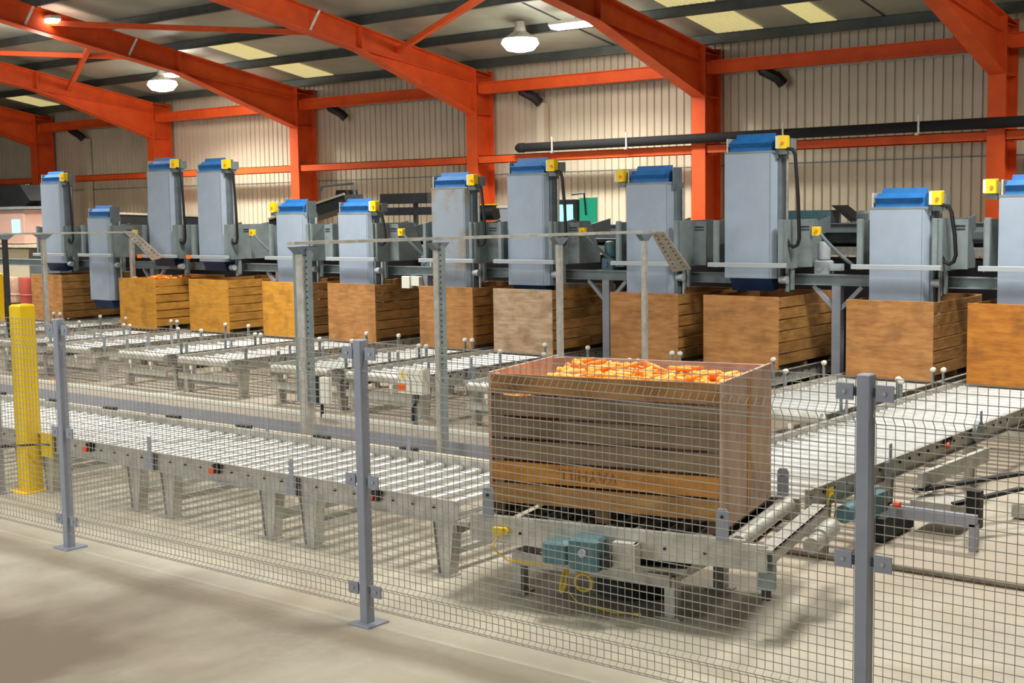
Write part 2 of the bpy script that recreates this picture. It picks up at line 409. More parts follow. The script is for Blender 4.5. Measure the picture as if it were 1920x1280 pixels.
part('figure', G().cyl((.02, -.04, .24), (.02, -.045, .24), .035, 8).box(-.03, .05, -.045, -.04, .08, .2).box(-.06, -.02, -.045, -.04, .0, .1).box(.04, .08, -.045, -.04, -.02, .1), SIGNG, sgn)
part('arrow', G().box(-.1, .1, -.036, -.031, -.28, -.2), SIGNW, sgn)

# hanging lamps in view
LAMPE = mat('lamp_lens', (255, 250, 232), .4, emit=(255, 248, 226), estr=14)
def hilamp(x, y, z, lab, long=False):
    t = thing('ceiling_lamp', lab, 'lamp', (x, y, z))
    if long:
        part('housing', G().box(-.62, .62, -.14, .14, .03, .1), WHITEP, t, key='lh2')
        part('lens', G().prism([(-.62, .03), (-.55, -.06), (.55, -.06), (.62, .03)], 'y', -.13, .13), LAMPE, t, key='ll2')
    else:
        part('housing', G().lathe([(.1, .42), (.14, .2), (.36, .06), (.38, .04)], 16), GALVL, t, key='lh1', smooth=True)
        part('lens', G().lathe([(.38, .04), (.42, -.06), (.3, -.2), (.12, -.24)], 16), LAMPE, t, key='ll1', smooth=True)
    part('hanger', G().cyl((0, 0, .1), (0, 0, ZR(y)-z+.15), .012, 6), GALV, t, key='lhg%d' % (z*100))
    lamp('lamp_glow', (x, y, z-.28), 260, .7, spread=2.45)
    l = D.lights.new('lens_glow', 'POINT'); l.energy = 75; l.color = (1, .96, .88); l.shadow_soft_size = .3
    o = D.objects.new('lens_glow', l); COL.objects.link(o); o.location = (x, y, z-.32)
hilamp(-18.35, 23.3, 6.72, 'bright bell shaped lamp at top centre, left of the long one')
hilamp(-16.55, 22.9, 6.86, 'long bright lamp beside the rafter at top centre', True)
hilamp(-31.1, 23.3, 6.72, 'bright bell shaped lamp at upper left, in front of the roof')
hilamp(-29.85, 23.0, 6.86, 'small bright lamp half hidden by the dark rafter at upper left', True)
hilamp(-5.3, 23.1, 6.75, 'lamp beyond the right edge lighting the last bay')
hilamp(-28.55, 18.0, 7.6, 'lamp glow at the very top left beside the dark rafter', True)

# ================================================================ FLOOR CONVEYORS
RT = .645          # rail top
RR = .041          # roller radius
def roller_mesh(W):
    g = G(); g.cyl((0, 0, 0), (0, W, 0), RR, 14); g.cyl((0, W-.075, 0), (0, W-.05, 0), RR+.012, 14); g.cyl((0, -.012, 0), (0, 0, 0), .014, 8); g.cyl((0, W, 0), (0, W+.012, 0), .014, 8)
    return g
def conveyor(lab, loc, rz, Ln, W, joints, group, cap_side=0, caps=(), ties=True, pitch=.235, leg_pairs=None, guides=(), floor_gap=True, chain=True):
    """local x runs along the conveyor, local y across it, rails at y=0 and y=W"""
    t = thing('roller_conveyor', lab, 'conveyor', loc, rz, group)
    for yy, sgn_ in ((0, 1), (W, -1)):
        g = G(); g.box(0, Ln, yy-.006*sgn_, yy+.006*sgn_, RT-.19, RT)
        y2 = yy + sgn_*-.045
        g.box(0, Ln, min(yy, y2), max(yy, y2), RT-.006, RT+.002); g.box(0, Ln, min(yy, y2), max(yy, y2), RT-.19, RT-.182)
        part('side_rail', g, GALV, t)
        g = G(); n = int(Ln/pitch)
        for k in range(n):
            x = .09 + k*pitch
            g.cyl((x, yy-sgn_*.006, RT-.075), (x, yy-sgn_*.020, RT-.075), .014, 6)
        part('bolt_row', g, DARK, t, kind='stuff')
    for k in range(int((Ln-.06)/pitch)):
        part('roller', lambda: roller_mesh(W-.03), ZINC, t, (.09+k*pitch, .015, RT-.088), key='roll%.3f' % W, smooth=True)
    for x in joints:
        for yy, s in ((0, -1), (W, 1)):
            part('joint_plate', lambda: G().box(-.06, .06, -.008, .008, -.17, 0), POST, t, (x, yy+s*.052, RT-.01), key='jp')
            part('guide_tab', lambda: G().cbox(-.028, .028, -.006, .006, 0, .26, .004), POST, t, (x+.02, yy+s*.062, RT-.10), key='gt')
    for x in (leg_pairs or []):
        for yy in (0, W):
            g = lambda: G().prism([(-.11, 0), (.11, 0), (.055, -.44), (-.055, -.44)], 'y', -.004, .004).prism([(.11, 0), (.118, 0), (.063, -.44), (.055, -.44)], 'y', -.02, .09).prism([(-.118, 0), (-.11, 0), (-.055, -.44), (-.063, -.44)], 'y', -.02, .05)
            part('leg', g, GALV, t, (x, yy, RT-.19), key='leg')
            part('foot', lambda: G().box(-.09, .09, -.05, .09, 0, .015), GALV, t, (x, yy, 0), key='foot')
        if ties: part('cross_tie', lambda: G().box(-.03, .03, 0, W, 0, .05).box(-.03, -.02, 0, W, .0, .09), GALVL, t, (x, 0, .16), key='tie%.2f' % W)
    for x in caps:
        yy = -.03 if cap_side == 0 else W+.03
        s = -1 if cap_side == 0 else 1
        e = part('sensor_bracket', lambda: G().box(-.05, .05, -.02, .02, -.04, .04).box(.03, .06, -.03, .03, .02, .06), BLACK, t, (x+.04, yy, RT-.06), key='sb')
        part('red_cap', lambda: G().lathe([(.034, -.02), (.036, .02), (.02, .035)], 12, (-.045, -.02, -.02), 'y'), RED, e, (0, 0, 0), key='rc', smooth=True, label='orange red sensor cap')
    for x in guides:
        for yy, s in ((0, -1), (W, 1)):
            gp = part('guide_post', lambda: G().cbox(-.028, .028, -.010, .010, 0, .30 , .004), GREYG, t, (x, yy+s*.07, RT-.12), key='gp')
            if x > 1.0: part('roller_tip', lambda: G().lathe([(.012, -.03), (.034, -.02), (.036, .02), (.012, .03)], 14, (0, 0, 0), 'x'), WHITEP, gp, (0, 0, .315), key='tip', smooth=True)
    return t

# front transfer conveyor, runs along the fence (X)
fc = conveyor('long galvanised roller conveyor running along inside the mesh fence to the turntable', (-17.5, 8.04, 0), 0, 10.46, 1.42,
              [2.1, 4.25, 6.38, 8.49], None, 0, [3.15, 5.28, 7.37, 9.5], leg_pairs=[1.8, 2.4, 3.95, 4.5, 6.06, 6.62, 8.12, 8.67, 10.3])
part('ochre_plate', G().box(0, .22, -.05, -.02, .40, .66), YELD, fc, (4.42, 0, 0), label='ochre yellow plate on the rail')  # flat ochre box on the near rail
part('outer_ledge', G().box(0, 10.1, 1.43, 1.66, .60, .62), BUFF, fc, label='cream ledge behind the far rail')
for k in range(8):
    part('fixing_block', lambda: G().box(-.1, .1, -.04, .04, 0, .035), DARK, fc, (9.7-k*1.27, 1.58, .62), key='fxb')
part('cross_bearer', G().box(0, .05, .1, 1.3, .44, .48), GALVL, fc, (10.2, 0, 0))
part('hose_run', G().tube([(2.2, -.06, .46), (3.6, -.08, .44), (4.0, -.05, .48)], .012, 6), BLACK, fc)

# crate lanes, run towards the wall (Y): local x -> +Y, so rz = 90 deg; rails at world X = x0 and x0-W
LANES = [(-5.65, 10.05, 9.35), (-7.32, 13.95, 5.45), (-9.65, 13.95, 5.45), (-11.34, 13.95, 5.45), (-13.74, 13.95, 5.45), (-15.45, 13.95, 5.45),
         (-17.8, 13.95, 5.45), (-19.5, 13.95, 5.45), (-21.75, 13.95, 5.45), (-23.5, 13.95, 5.45), (-26.0, 13.95, 5.45), (-27.8, 13.95, 5.45)]
LLAB = ['long wide roller lane leading from the turntable to the rightmost filler', 'roller lane second from the right, under the second filler from the right', 'third roller lane from the right, half hidden behind the crate of carrots',
        'fourth roller lane from the right, behind the crate of carrots', 'fifth roller lane from the right, with the white control box at its end', 'sixth roller lane from the right, left of the control box lane',
        'seventh roller lane from the right, right lane of the third pair from the left', 'eighth roller lane from the right, left lane of the third pair from the left', 'roller lane right of the second lane pair from the left', 'fourth roller lane from the left edge',
        'third roller lane from the left, empty under the lowered filler', 'leftmost visible roller lane with the first crate on it']
lane_objs = []
for i, ((xc, y0, ln), lb) in enumerate(zip(LANES, LLAB)):
    W = 1.41
    if i == 0:
        o = conveyor(lb, (xc+W/2, y0, 0), math.pi/2, ln, W, [1.6, 4.0], None, 0, [3.1], leg_pairs=[.35, 1.7, 3.9, 6.2], guides=(5.6, 7.0))
    else:
        o = conveyor(lb, (xc+W/2, y0, 0), math.pi/2, ln, W, [1.2], None, 1 if i % 2 else 0, [], leg_pairs=[.25, 2.4, 4.6], guides=(.25, 1.9, 3.05))
        # end drum, sensor eyes and tie channel at the open end
        part('front_channel', lambda: G().box(-.02, .03, .03, W-.03, .26, .36).box(-.04, -.02, .03, W-.03, .355, .36), GALVL, o, key='fch')
        part('end_drum', lambda: G().cyl((.02, .06, RT-.07), (.02, W-.06, RT-.07), .065, 14), GALVL, o, key='edr', smooth=True)
        for yy in (.42, 1.0):
            part('sensor_eye', lambda: G().box(-.05, -.02, -.03, .03, .44, .50).cyl((-.03, 0, .36), (-.03, 0, .44), .01, 6), WHITEP, o, (0, yy, 0), key='eye')
        if i % 2 == 0:
            part('drive_motor', lambda: G().cyl((.55, W+.09, .46), (.95, W+.09, .46), .085, 12).box(.3, .56, W+.02, W+.2, .38, .58), DARK, o, key='dm', smooth=True)
    lane_objs.append(o)
# wheel motor on the outer rail of the long lane
part('gear_wheel', G().lathe([(.11, 0), (.11, .05), (.07, .06), (.07, .08), (.03, .09)], 20, (3.9, -.1, .60), 'y'), GREYG, lane_objs[0], smooth=True)
part('drive_motor', G().cyl((.4, -.16, .38), (.8, -.16, .38), .08, 12).box(.85, 1.1, -.26, -.06, .3, .48), TEAL, lane_objs[0], smooth=True)
part('cable_plug', G().box(.36, .44, -.05, -.02, .53, .6), YELB, lane_objs[0])
part('cable_loop', G().tube([(.4+.16*math.cos(a)*.5, -.05, .42+.13*math.sin(a)) for a in [i*.45 for i in range(14)]], .007, 5, True), YELD, lane_objs[0])

# white control box on the fifth lane, junction box, floor track
t = thing('control_box', 'white control box with yellow and red stickers at the end of a roller lane', 'control box', (-12.72, 13.72, .46))
part('enclosure', G().cbox(-.26, .22, -.16, .0, 0, .36, .01), WHITEP, t)
part('door_seam', G().box(-.02, -.012, -.165, -.159, .02, .33), GREYD, t)
part('warning_sticker', G().prism([(-.20, .22), (-.10, .22), (-.15, .32)], 'y', -.164, -.161), YELB, t)
part('switch_panel', G().box(-.25, -.10, -.168, -.161, .04, .14), ORP, t)
part('switch', G().cyl((-.215, -.18, .09), (-.215, -.161, .09), .026, 10).cyl((-.145, -.18, .09), (-.145, -.161, .09), .026, 10), RED, t)
part('bracket', G().box(-.05, .0, -.08, -.03, -.46, 0), GREYD, t)
part('conduit', G().tube([(.05, -.08, 0), (.05, -.1, -.12), (-.02, -.12, -.2), (-.05, -.1, -.4)], .02, 6), BLACK, t)
t = thing('junction_box', 'white upright junction box behind the double post, inside the gap', 'control box', (-13.4, 12.6, .4))
part('enclosure', G().cbox(-.09, .09, -.08, .0, 0, .36, .008), WHITEP, t)
part('back_plate', G().box(-.2, -.09, -.05, .05, -.03, .38), BLACK, t)
part('stand', G().box(-.14, -.11, -.02, .02, -.4, 0), DARK, t)
t = thing('transfer_track', 'low grey floor track running left to right behind the front conveyor', 'track', (0, 12.05, 0))
part('channel', G().box(-46, -6.7, 0, .04, 0, .2), POST, t)
part('top_plate', G().box(-46, -6.7, .08, .53, .15, .185), SOILT, t)
part('rear_rail', G().box(-46, -6.7, .53, .56, 0, .235), WHITEP, t)
part('groove', G().box(-46, -6.7, .04, .08, .0, .12), DARK, t)
# trays on tall posts between the lanes
def on_ray(u, v, X):
    d = ax*((u-960)/2488.67) + ay*((v-640)/2488.67) + _f
    k = X/d.x; return Vector((X, d.y*k, 3+d.z*k))
ct = thing('cable_tray', 'thin overhead cable tray on four posts running back towards the fillers', 'cable tray')
A_, B_ = on_ray(545, 456, -10.75), on_ray(1222, 434, -10.5)
part('tray', G().beam(A_, B_, .12, .035), GALVL, ct)
PP = [(567, 457, -10.78), (820, 450, -10.6), (1048, 441, -10.5), (1208, 435, -10.5)]
for k, (u, v, X) in enumerate(PP):
    P = on_ray(u, v, X); P.z -= .03
    w_ = (.12, .09, .075, .075)[k]
    pp = part('post', G().cbox(P.x-w_/2, P.x+w_/2, P.y-w_/2, P.y+w_/2, 0, P.z, .008), GALV, ct)
    part('head_bracket', G().prism([(P.y-.16, P.z), (P.y+.16, P.z), (P.y+.05, P.z-.09), (P.y-.05, P.z-.09)], 'x', P.x-w_*.6, P.x+w_*.6), GREYD, pp)
    if k < 2:
        s = G().box(P.x-.02, P.x+.02, P.y+.07, P.y+.075+.05, .95 if k == 0 else 0, P.z-.05)
        part('slotted_channel', G().box(P.x+w_/2, P.x+w_/2+.05, P.y-.03, P.y+.03, 0 if k else .95, P.z-.04), GREYG, pp)
        g = G()
        for q in range(26): g.cyl((P.x+w_/2+.025, P.y-.031, 1.0+q*.065), (P.x+w_/2+.025, P.y-.036, 1.0+q*.065), .01, 6)
        part('slot_holes', g, DARK, pp, kind='stuff')
        if k == 0: part('side_channel', G().box(P.x-w_/2-.07, P.x-w_/2, P.y-.03, P.y+.03, .95, P.z-.04), GREYG, pp)
Q = on_ray(1285, 508, -10.2)
def drop(t, a, b, c, d):
    g = G(); k = Vector((0, .03, .0)); vs = [Vector(p) for p in (a, b, c, d)]; vs += [p+k for p in vs]
    g._add(vs, [(0, 1, 2, 3), (7, 6, 5, 4), (0, 4, 5, 1), (1, 5, 6, 2), (2, 6, 7, 3), (3, 7, 4, 0)])
    dt = part('drop_tray', g, GALVL, t)
    h = G(); a, b, c, d = [Vector(p) for p in (a, b, c, d)]
    for q in range(1, 10):
        f = q/10; L_ = a.lerp(d, f); R_ = b.lerp(c, f); m_ = L_.lerp(R_, .25); n_ = L_.lerp(R_, .75)
        for w2 in (m_, n_): h.box(w2.x-.015, w2.x+.015, w2.y-.004, w2.y-.001, w2.z-.008, w2.z+.008)
    part('slot_holes', h, DARK, dt, kind='stuff')
drop(ct, (-10.56, 16.4, 2.68), (-10.32, 16.4, 2.67), (-10.42, 17.3, 2.09), (-10.73, 17.3, 2.04))
ct2 = thing('cable_tray', 'thin overhead cable tray at far left on slim posts', 'cable tray')
A2, B2 = on_ray(-30, 439, -24.9), on_ray(243, 435, -24.75)
part('tray', G().beam(A2, B2, .12, .035), GALVL, ct2)
for u, v in ((8, 438), (80, 437), (246, 436)):
    P = on_ray(u, v, -24.85 if u < 100 else -24.7)
    pp = part('post', G().cbox(P.x-.045, P.x+.045, P.y-.045, P.y+.045, 0, P.z-.03, .006), GALV if u > 10 else DARK, ct2)
    part('head_bracket', G().prism([(P.y-.2, P.z-.02), (P.y+.2, P.z-.02), (P.y+.05, P.z-.12), (P.y-.05, P.z-.12)], 'x', P.x-.06, P.x+.06), GREYD, pp)
drop(ct2, (-24.51, 17.2, 2.7), (-24.16, 17.2, 2.69), (-23.59, 17.5, 2.13), (-23.96, 17.5, 2.06))

# ================================================================ CRATES
def crate(lab, loc, rz, end_m, side_m, group, front_planks=None, inner=PLY):
    t = thing('wooden_crate', lab, 'crate', loc, rz, group)
    W, L, H = 1.25, 1.85, 1.10
    for k in range(3):
        y = (-.86, 0, .86)[k]
        part('bearer', lambda: G().box(-W/2+.02, W/2-.02, -.05, .05, 0, .095), BEAR, t, (0, y, 0), key='bear')
    part('floor_panel', lambda: G().box(-W/2+.03, W/2-.03, -L/2+.03, L/2-.03, .095, .115), BEAR, t, key='flp')
    for s in (-1, 1):
        for k in range(6):
            z0 = .10 + k*.168
            mm = side_m if (s < 0 or not front_planks) else front_planks[k]
            part('plank', lambda: G().cbox(-.011, .011, -L/2+.02, L/2-.02, 0, .148, .003), mm, t, (s*(W/2-.011), 0, z0), key=('plk', mm.name))
        part('end_panel', lambda: G().cbox(-W/2, W/2, -.012, .012, 0, H-.03, .003), end_m, t, (0, s*(L/2-.008), .03), key=('ep', end_m.name))
        for q in (-1, 1):
            part('corner_post', lambda: G().prism([(0, 0), (.09, 0), (0, .09)], 'z', .115, 1.085), inner, t, (q*(W/2-.022), s*(L/2-.02), 0), (0, 0, {(-1, -1): 0, (1, -1): math.pi/2, (1, 1): math.pi, (-1, 1): -math.pi/2}[(q, s)]), key=('cp', inner.name))
    return t
CR = [(-5.62, 17.4, PLYO, PLKG, 'amber plywood ended crate at the right edge under the rightmost filler'),
      (-7.33, 17.4, PLY, PLKA, 'tan crate with a small knot, second from the right in the back row'),
      (-9.63, 17.4, PLY, PLKA, 'wooden crate under the tallest filler, third from the right'),
      (-11.33, 17.4, PLY, PLKA, 'wooden crate fourth from the right in the back row, behind the slim tray post'),
      (-13.74, 17.4, PLYP, PLKA, 'pale grey weathered crate, the lightest in the back row'),
      (-15.45, 17.4, PLY, PLKA, 'wooden crate left of the pale one, behind the second tall post'),
      (-17.80, 17.4, PLY, PLKA, 'wooden crate just right of the tall double post'),
      (-19.55, 17.3, PLYG, PLKA, 'golden crate mostly hidden behind the double post'),
      (-21.85, 17.3, PLYG, PLKG, 'bright golden crate with stencilled letters on its side'),
      (-23.85, 17.0, PLYG, PLKG, 'golden crate under a cable tray post with carrots showing on top'),
      (-27.75, 17.3, PLY, PLKA, 'leftmost crate in the back row, brown, beside the yellow bollard')]
crates = []
for x, y, em, sm, lb in CR:
    crates.append(crate(lb, (x, y+.925, RT-.041), 0, em, sm, None))
def text_part(body, size, m, parent, loc, rot, name='stencil_lettering', extr=.0008):
    c = D.curves.new('txt', 'FONT'); c.body = body; c.size = size; c.extrude = extr; c.align_x = 'CENTER'; c.align_y = 'CENTER'
    o = D.objects.new('txt', c); COL.objects.link(o)
    bpy.context.view_layer.update()
    me = D.meshes.new_from_object(o.evaluated_get(bpy.context.evaluated_depsgraph_get())); me.materials.clear(); me.materials.append(m)
    D.objects.remove(o); q = D.objects.new(name, me); COL.objects.link(q); q.parent = parent; q.location = loc; q.rotation_euler = rot
    return q
text_part('B10', .13, STEN, crates[8], (.6265, .62, .68), (math.pi/2, 0, math.pi/2))

# foreground crate of carrots on the turntable
ROT = math.radians(12)
TC = Vector((-5.674, 8.545, 0))
FPL = [FP[3], FP[2], FP[1], FP[1], FP[1], FP[0]]
fcr = crate('large crate of carrots on the turntable inside the fence, weathered front planks', (TC.x, TC.y, .685), ROT-math.pi/2, PINK, PINKI, None, FPL, PINKI)
text_part('VAYHILL', .125, STEN, fcr, (.6265, -.11, .35), (math.pi/2, math.pi, math.pi/2))
part('panel_joint', G().box(-.055, .02, .93, .934, .06, 1.06), PLKG, fcr, label='yellowish strip down the end panel')

# carrots
CARM = [mat('carrot_orange', (255, 168, 54), .45, 0, (254, 146, 34), 14, vary=.10), mat('carrot_light', (255, 204, 116), .45, 0, (255, 172, 70), 14, vary=.08)]
def carrot_mesh(L, r, bend, m):
    g = G(); n = 8; prof = [(0, .25), (.03, .75), (.1, 1.0), (.45, .9), (.75, .68), (.93, .42), (1.0, .12)]
    vs = []
    for h, q in prof:
        for k in range(n):
            a = 2*math.pi*k/n; vs.append((h*L-L/2, r*q*math.cos(a)+bend*math.sin(h*3.1), r*q*math.sin(a)))
    fs = [(i*n+k, i*n+(k+1) % n, (i+1)*n+(k+1) % n, (i+1)*n+k) for i in range(len(prof)-1) for k in range(n)]
    fs += [tuple(reversed(range(n))), tuple(range((len(prof)-1)*n, len(prof)*n))]
    g._add(vs, fs); return g.mesh('carrot', m, True)
CM = [carrot_mesh(.17, .023, .004, CARM[0]), carrot_mesh(.15, .026, -.006, CARM[1]), carrot_mesh(.19, .022, .008, CARM[0]), carrot_mesh(.13, .024, 0, CARM[1]), carrot_mesh(.21, .025, -.004, CARM[0])]
U = Vector((math.cos(ROT), math.sin(ROT), 0)); V = Vector((-math.sin(ROT), math.cos(ROT), 0))
CTOP = .685 + 1.10
def heap(u, v):      # heap height; u along the long side (-.9..+.9), v depth (-.6 front .. +.6 back)
    pts = [(-.92, -.20), (-.80, -.15), (-.62, -.07), (-.5, -.0), (-.38, -.0), (-.2, -.025), (.1, -.035), (.3, -.035), (.5, -.05), (.7, -.05), (.92, -.09)]
    for (a, za), (b, zb) in zip(pts, pts[1:]):
        if a <= u <= b: z = za + (zb-za)*(u-a)/(b-a); break
    else: z = -.2
    return CTOP + z - .09*abs(v-.15)**1.2 - (.05 if v > .3 else 0)*(v-.3)*4
bm = G()
us = [-.9+i*.06 for i in range(31)]; vsn = [-.53+j*.066 for j in range(17)]
for u in us:
    for v in vsn: P = TC + U*u + V*v; bm.v.append((P.x, P.y, heap(u, v)-.055+random.uniform(-.01, .01)))
for i in range(30):
    for j in range(16): bm.f.append((i*17+j, (i+1)*17+j, (i+1)*17+j+1, i*17+j+1))
o = part('carrot_heap', bm, CARM[0], None); o['kind'] = 'stuff'; o['label'] = 'mass of carrots filling the crate beneath the top layer'; o['category'] = 'carrots'
def put_carrot(P, lab, grp, tilt=.35):
    me = random.choice(CM)
    o = obj('carrot', me, None, P, (random.uniform(0, 6.28), random.uniform(-tilt, tilt), random.uniform(0, 6.28)))
    o['label'] = lab; o['category'] = 'carrot'; o['group'] = grp
    return o
n = 0
while n < 290:
    u, v = random.uniform(-.83, .83), random.uniform(-.52, .50)
    P = TC + U*u + V*v; P.z = heap(u, v) - .022 + random.uniform(0, .03)
    put_carrot(P, 'orange carrot in the heap on top of the big front crate', 'carrots heaped in the front crate'); n += 1
for (u, v, dz, ry, rz) in ((-.46, .12, .02, -.25, .2), (-.05, .12, .03, -.25, .9), (.12, .2, .02, .3, .2), (.42, .2, .035, -.12, .2), (.36, .1, .03, 0, .25), (.8, .1, .02, -.2, .5)):
    P = TC + U*u + V*v; P.z = heap(u, v)+dz
    o = put_carrot(P, 'orange carrot in the heap on top of the big front crate', 'carrots heaped in the front crate'); o.data = CM[4]; o.rotation_euler = (0, ry, rz)
# carrots showing at the top of the golden crate at left
x, y = -23.85, 17.0
for k in range(26):
    put_carrot((x+random.uniform(-.35, .5), y+random.uniform(.15, 1.0), RT-.041+1.08+random.uniform(.0, .05)), 'carrot showing over the rim of the golden crate at left', 'carrots on top of the left golden crate', .2)
hp = G()
for i in range(9):
    for j in range(9):
        a, b = -.58+i*.145, -.86+j*.215; hp.v.append((x+a, y+.925+b, RT-.041+1.07-.35*(a*a)-.1*abs(b)))
for i in range(8):
    for j in range(8): hp.f.append((i*9+j, (i+1)*9+j, (i+1)*9+j+1, i*9+j+1))
o = part('carrot_heap', hp, CARM[0], None); o['kind'] = 'stuff'; o['label'] = 'mass of carrots inside the golden crate at left'; o['category'] = 'carrots'
# spilled carrots on the floor
for k in range(34):
    c = random.choice([(-21.8, 13.3), (-21.5, 13.35), (-21.0, 13.2), (-20.4, 13.0)])
    put_carrot((c[0]+random.gauss(0, .35), c[1]+random.gauss(0, .12), .024), 'spilled carrot on the floor behind the yellow bollard', 'spilled carrots on the floor at left', 0)
for a, b in ((-19.0, 13.15), (-19.9, 12.85), (-18.6, 12.95)):
    put_carrot((a, b, .024), 'stray carrot on the floor between the lanes and the track', 'stray carrots on the floor', 0)

# ================================================================ TURNTABLE
tt = thing('turntable', 'galvanised roller turntable carrying the carrot crate', 'turntable', (TC.x, TC.y, 0), ROT)
TZ = .70
for s, nm in ((-1, 'front'), (1, 'back')):
    y = s*.77
    g = G(); g.box(-1.03, 1.13, y-.006, y+.006, TZ-.2, TZ); g.box(-1.03, 1.13, min(y, y-s*.06), max(y, y-s*.06), TZ-.008, TZ); g.box(-1.03, 1.13, min(y, y-s*.06), max(y, y-s*.06), TZ-.2, TZ-.192)
    part('side_rail', g, GALVL, tt)
    g = G()
    for x in (-.6, .25, .55, .85): g.cyl((x, y+s*.006, TZ-.11), (x, y+s*.016, TZ-.11), .012, 6)
    part('bolt_row', g, DARK, tt, kind='stuff')
    for x in (-.86, .98):
        st = part('stop_plate', lambda: G().prism([(-.045, 0), (.045, 0), (.045, .2), (.03, .225), (-.03, .225), (-.045, .2)], 'y', -.008, .008), POST, tt, (x, y-s*.0+(-.02 if s < 0 else .02), TZ-.005), key='stp')
        part('bolt', lambda: G().cyl((0, -.016, .17), (0, -.008, .17), .012, 8), DARK, st, key='stb')
for k in range(9):
    part('roller', lambda: roller_mesh(1.48), ZINC, tt, (-.9+k*.235, -.74, TZ-.062), key='rollT', smooth=True)
part('end_drum', G().cyl((1.06, -.68, TZ-.04), (1.06, .66, TZ-.04), .055, 16), GALVL, tt, smooth=True)
part('end_rail', G().box(1.24, 1.36, -.82, .72, TZ-.05, TZ-.03).box(1.345, 1.36, -.82, .72, TZ-.12, TZ-.03), GALV, tt)
part('end_rail', G().box(-1.2, -1.08, -.7, .8, TZ-.12, TZ-.09).box(-1.2, -1.19, -.7, .8, TZ-.2, TZ-.09), GALV, tt)
part('end_plate', G().box(1.13, 1.30, -.80, -.77, TZ-.2, TZ-.01), GALVL, tt)
part('side_motor', G().cyl((1.45, .05, TZ-.14), (1.45, .42, TZ-.14), .075, 16).cyl((1.45, -.18, TZ-.14), (1.45, .06, TZ-.14), .06, 12), GALV, tt, smooth=True)
part('outer_leg', G().box(1.22, 1.33, -.74, -.66, .36, TZ-.05), GREYG, tt)
part('outer_hook', G().box(1.24, 1.30, -.72, -.68, .28, .36), DARK, tt)
# gearmotor in front of the rail
gm = part('gearmotor', G().cbox(-.12, .12, -.98, -.80, .42, .65, .02).cbox(-.34, -.12, -.96, -.82, .44, .61, .03), TEAL, tt, label='teal gearmotor')
part('shaft_cap', G().cyl((.0, -1.0, .55), (.0, -.98, .55), .03, 14), LGREY, gm)
part('cable_gland', G().box(.12, .18, -.95, -.85, .44, .52), BLACK, gm)
part('torque_bracket', G().box(.18, .36, -.86, -.79, .44, .62).box(.34, .37, -.9, -.79, .42, .62), GALVL, tt)
part('cable_plug', G().cyl((-.72, -.82, TZ-.1), (-.72, -.78, TZ-.1), .03, 8).box(-.80, -.72, -.84, -.79, TZ-.13, TZ-.07), YELD, tt)
part('cable', G().tube([(-.75, -.84, TZ-.12), (-.8, -.86, TZ-.22), (-.7, -.8, TZ-.32), (-.4, -.75, TZ-.34)], .008, 5), YELD, tt)
# lower frame
g = G(); rr = math.radians(-7)
g.M = Matrix.Rotation(rr, 4, 'Z')
g.box(-.83, .56, -.47, -.40, .225, .325); g.box(-.83, .60, .45, .5, .24, .33); g.box(-.83, -.75, -.42, .5, .26, .33)
g.box(.50, .58, -.42, .5, .26, .33)
part('base_frame', g, GALV, tt)
for x, y in ((-.80, -.42), (.55, -.42), (-.80, .42), (.55, .42)):
    g = G(); g.M = Matrix.Rotation(rr, 4, 'Z'); g.box(x-.045, x+.045, y-.03, y-.02, .0, .31); g.box(x+.035, x+.045, y-.03, y+.07, .0, .31); g.box(x-.1, x+.1, y-.07, y+.09, 0, .012)
    part('leg', g, GALVL, tt)
part('slew_ring', G().lathe([(.55, 0), (.55, .06), (.48, .07)], 32, (0, .1, .33)), DARK, tt, smooth=True)
part('pivot_base', G().lathe([(.34, 0), (.34, .26)], 28, (0, .1, 0)), DARK, tt)
part('drive_arm', G().beam((-.1, -.6, .37), (.62, -.5, .37), .05, .03).beam((-.05, -.52, .34), (.6, -.45, .33), .04, .02), GALVL, tt)
part('drip_tray', G().box(-.98, 1.0, -.74, .70, .50, .515).box(-.98, 1.0, .69, .70, .5, .62), BLACK, tt)
part('control_tray', G().box(-.5, .5, -.30, .4, .345, .36), DARK, tt)
part('hose_coil', G().tube([(-.17+.07*math.cos(a), -.58, .21+.065*math.sin(a)) for a in [i*math.pi/8 for i in range(16)]], .012, 6, True), YELD, tt, smooth=True)
part('hose_coil', G().tube([(-.34+.02*math.cos(a), -.56+.05*math.sin(a), .20+.08*math.sin(a)) for a in [i*math.pi/8 for i in range(16)]], .012, 6, True), YELD, tt, smooth=True)
part('cable', G().tube([(-.3, -.58, .13), (-.2, -.62, .06), (.1, -.64, .03), (.3, -.6, .03)], .007, 5), YELD, tt)
solo('floor_conduit', G().tube([(-6.0, 10.30, .02), (-4.6, 10.33, .02), (-3.2, 10.36, .02), (-1.5, 10.36, .02), (3, 10.4, .02)], .032, 8), SOIL, 'dark flexible conduit lying on the floor at right', 'conduit', smooth=True)

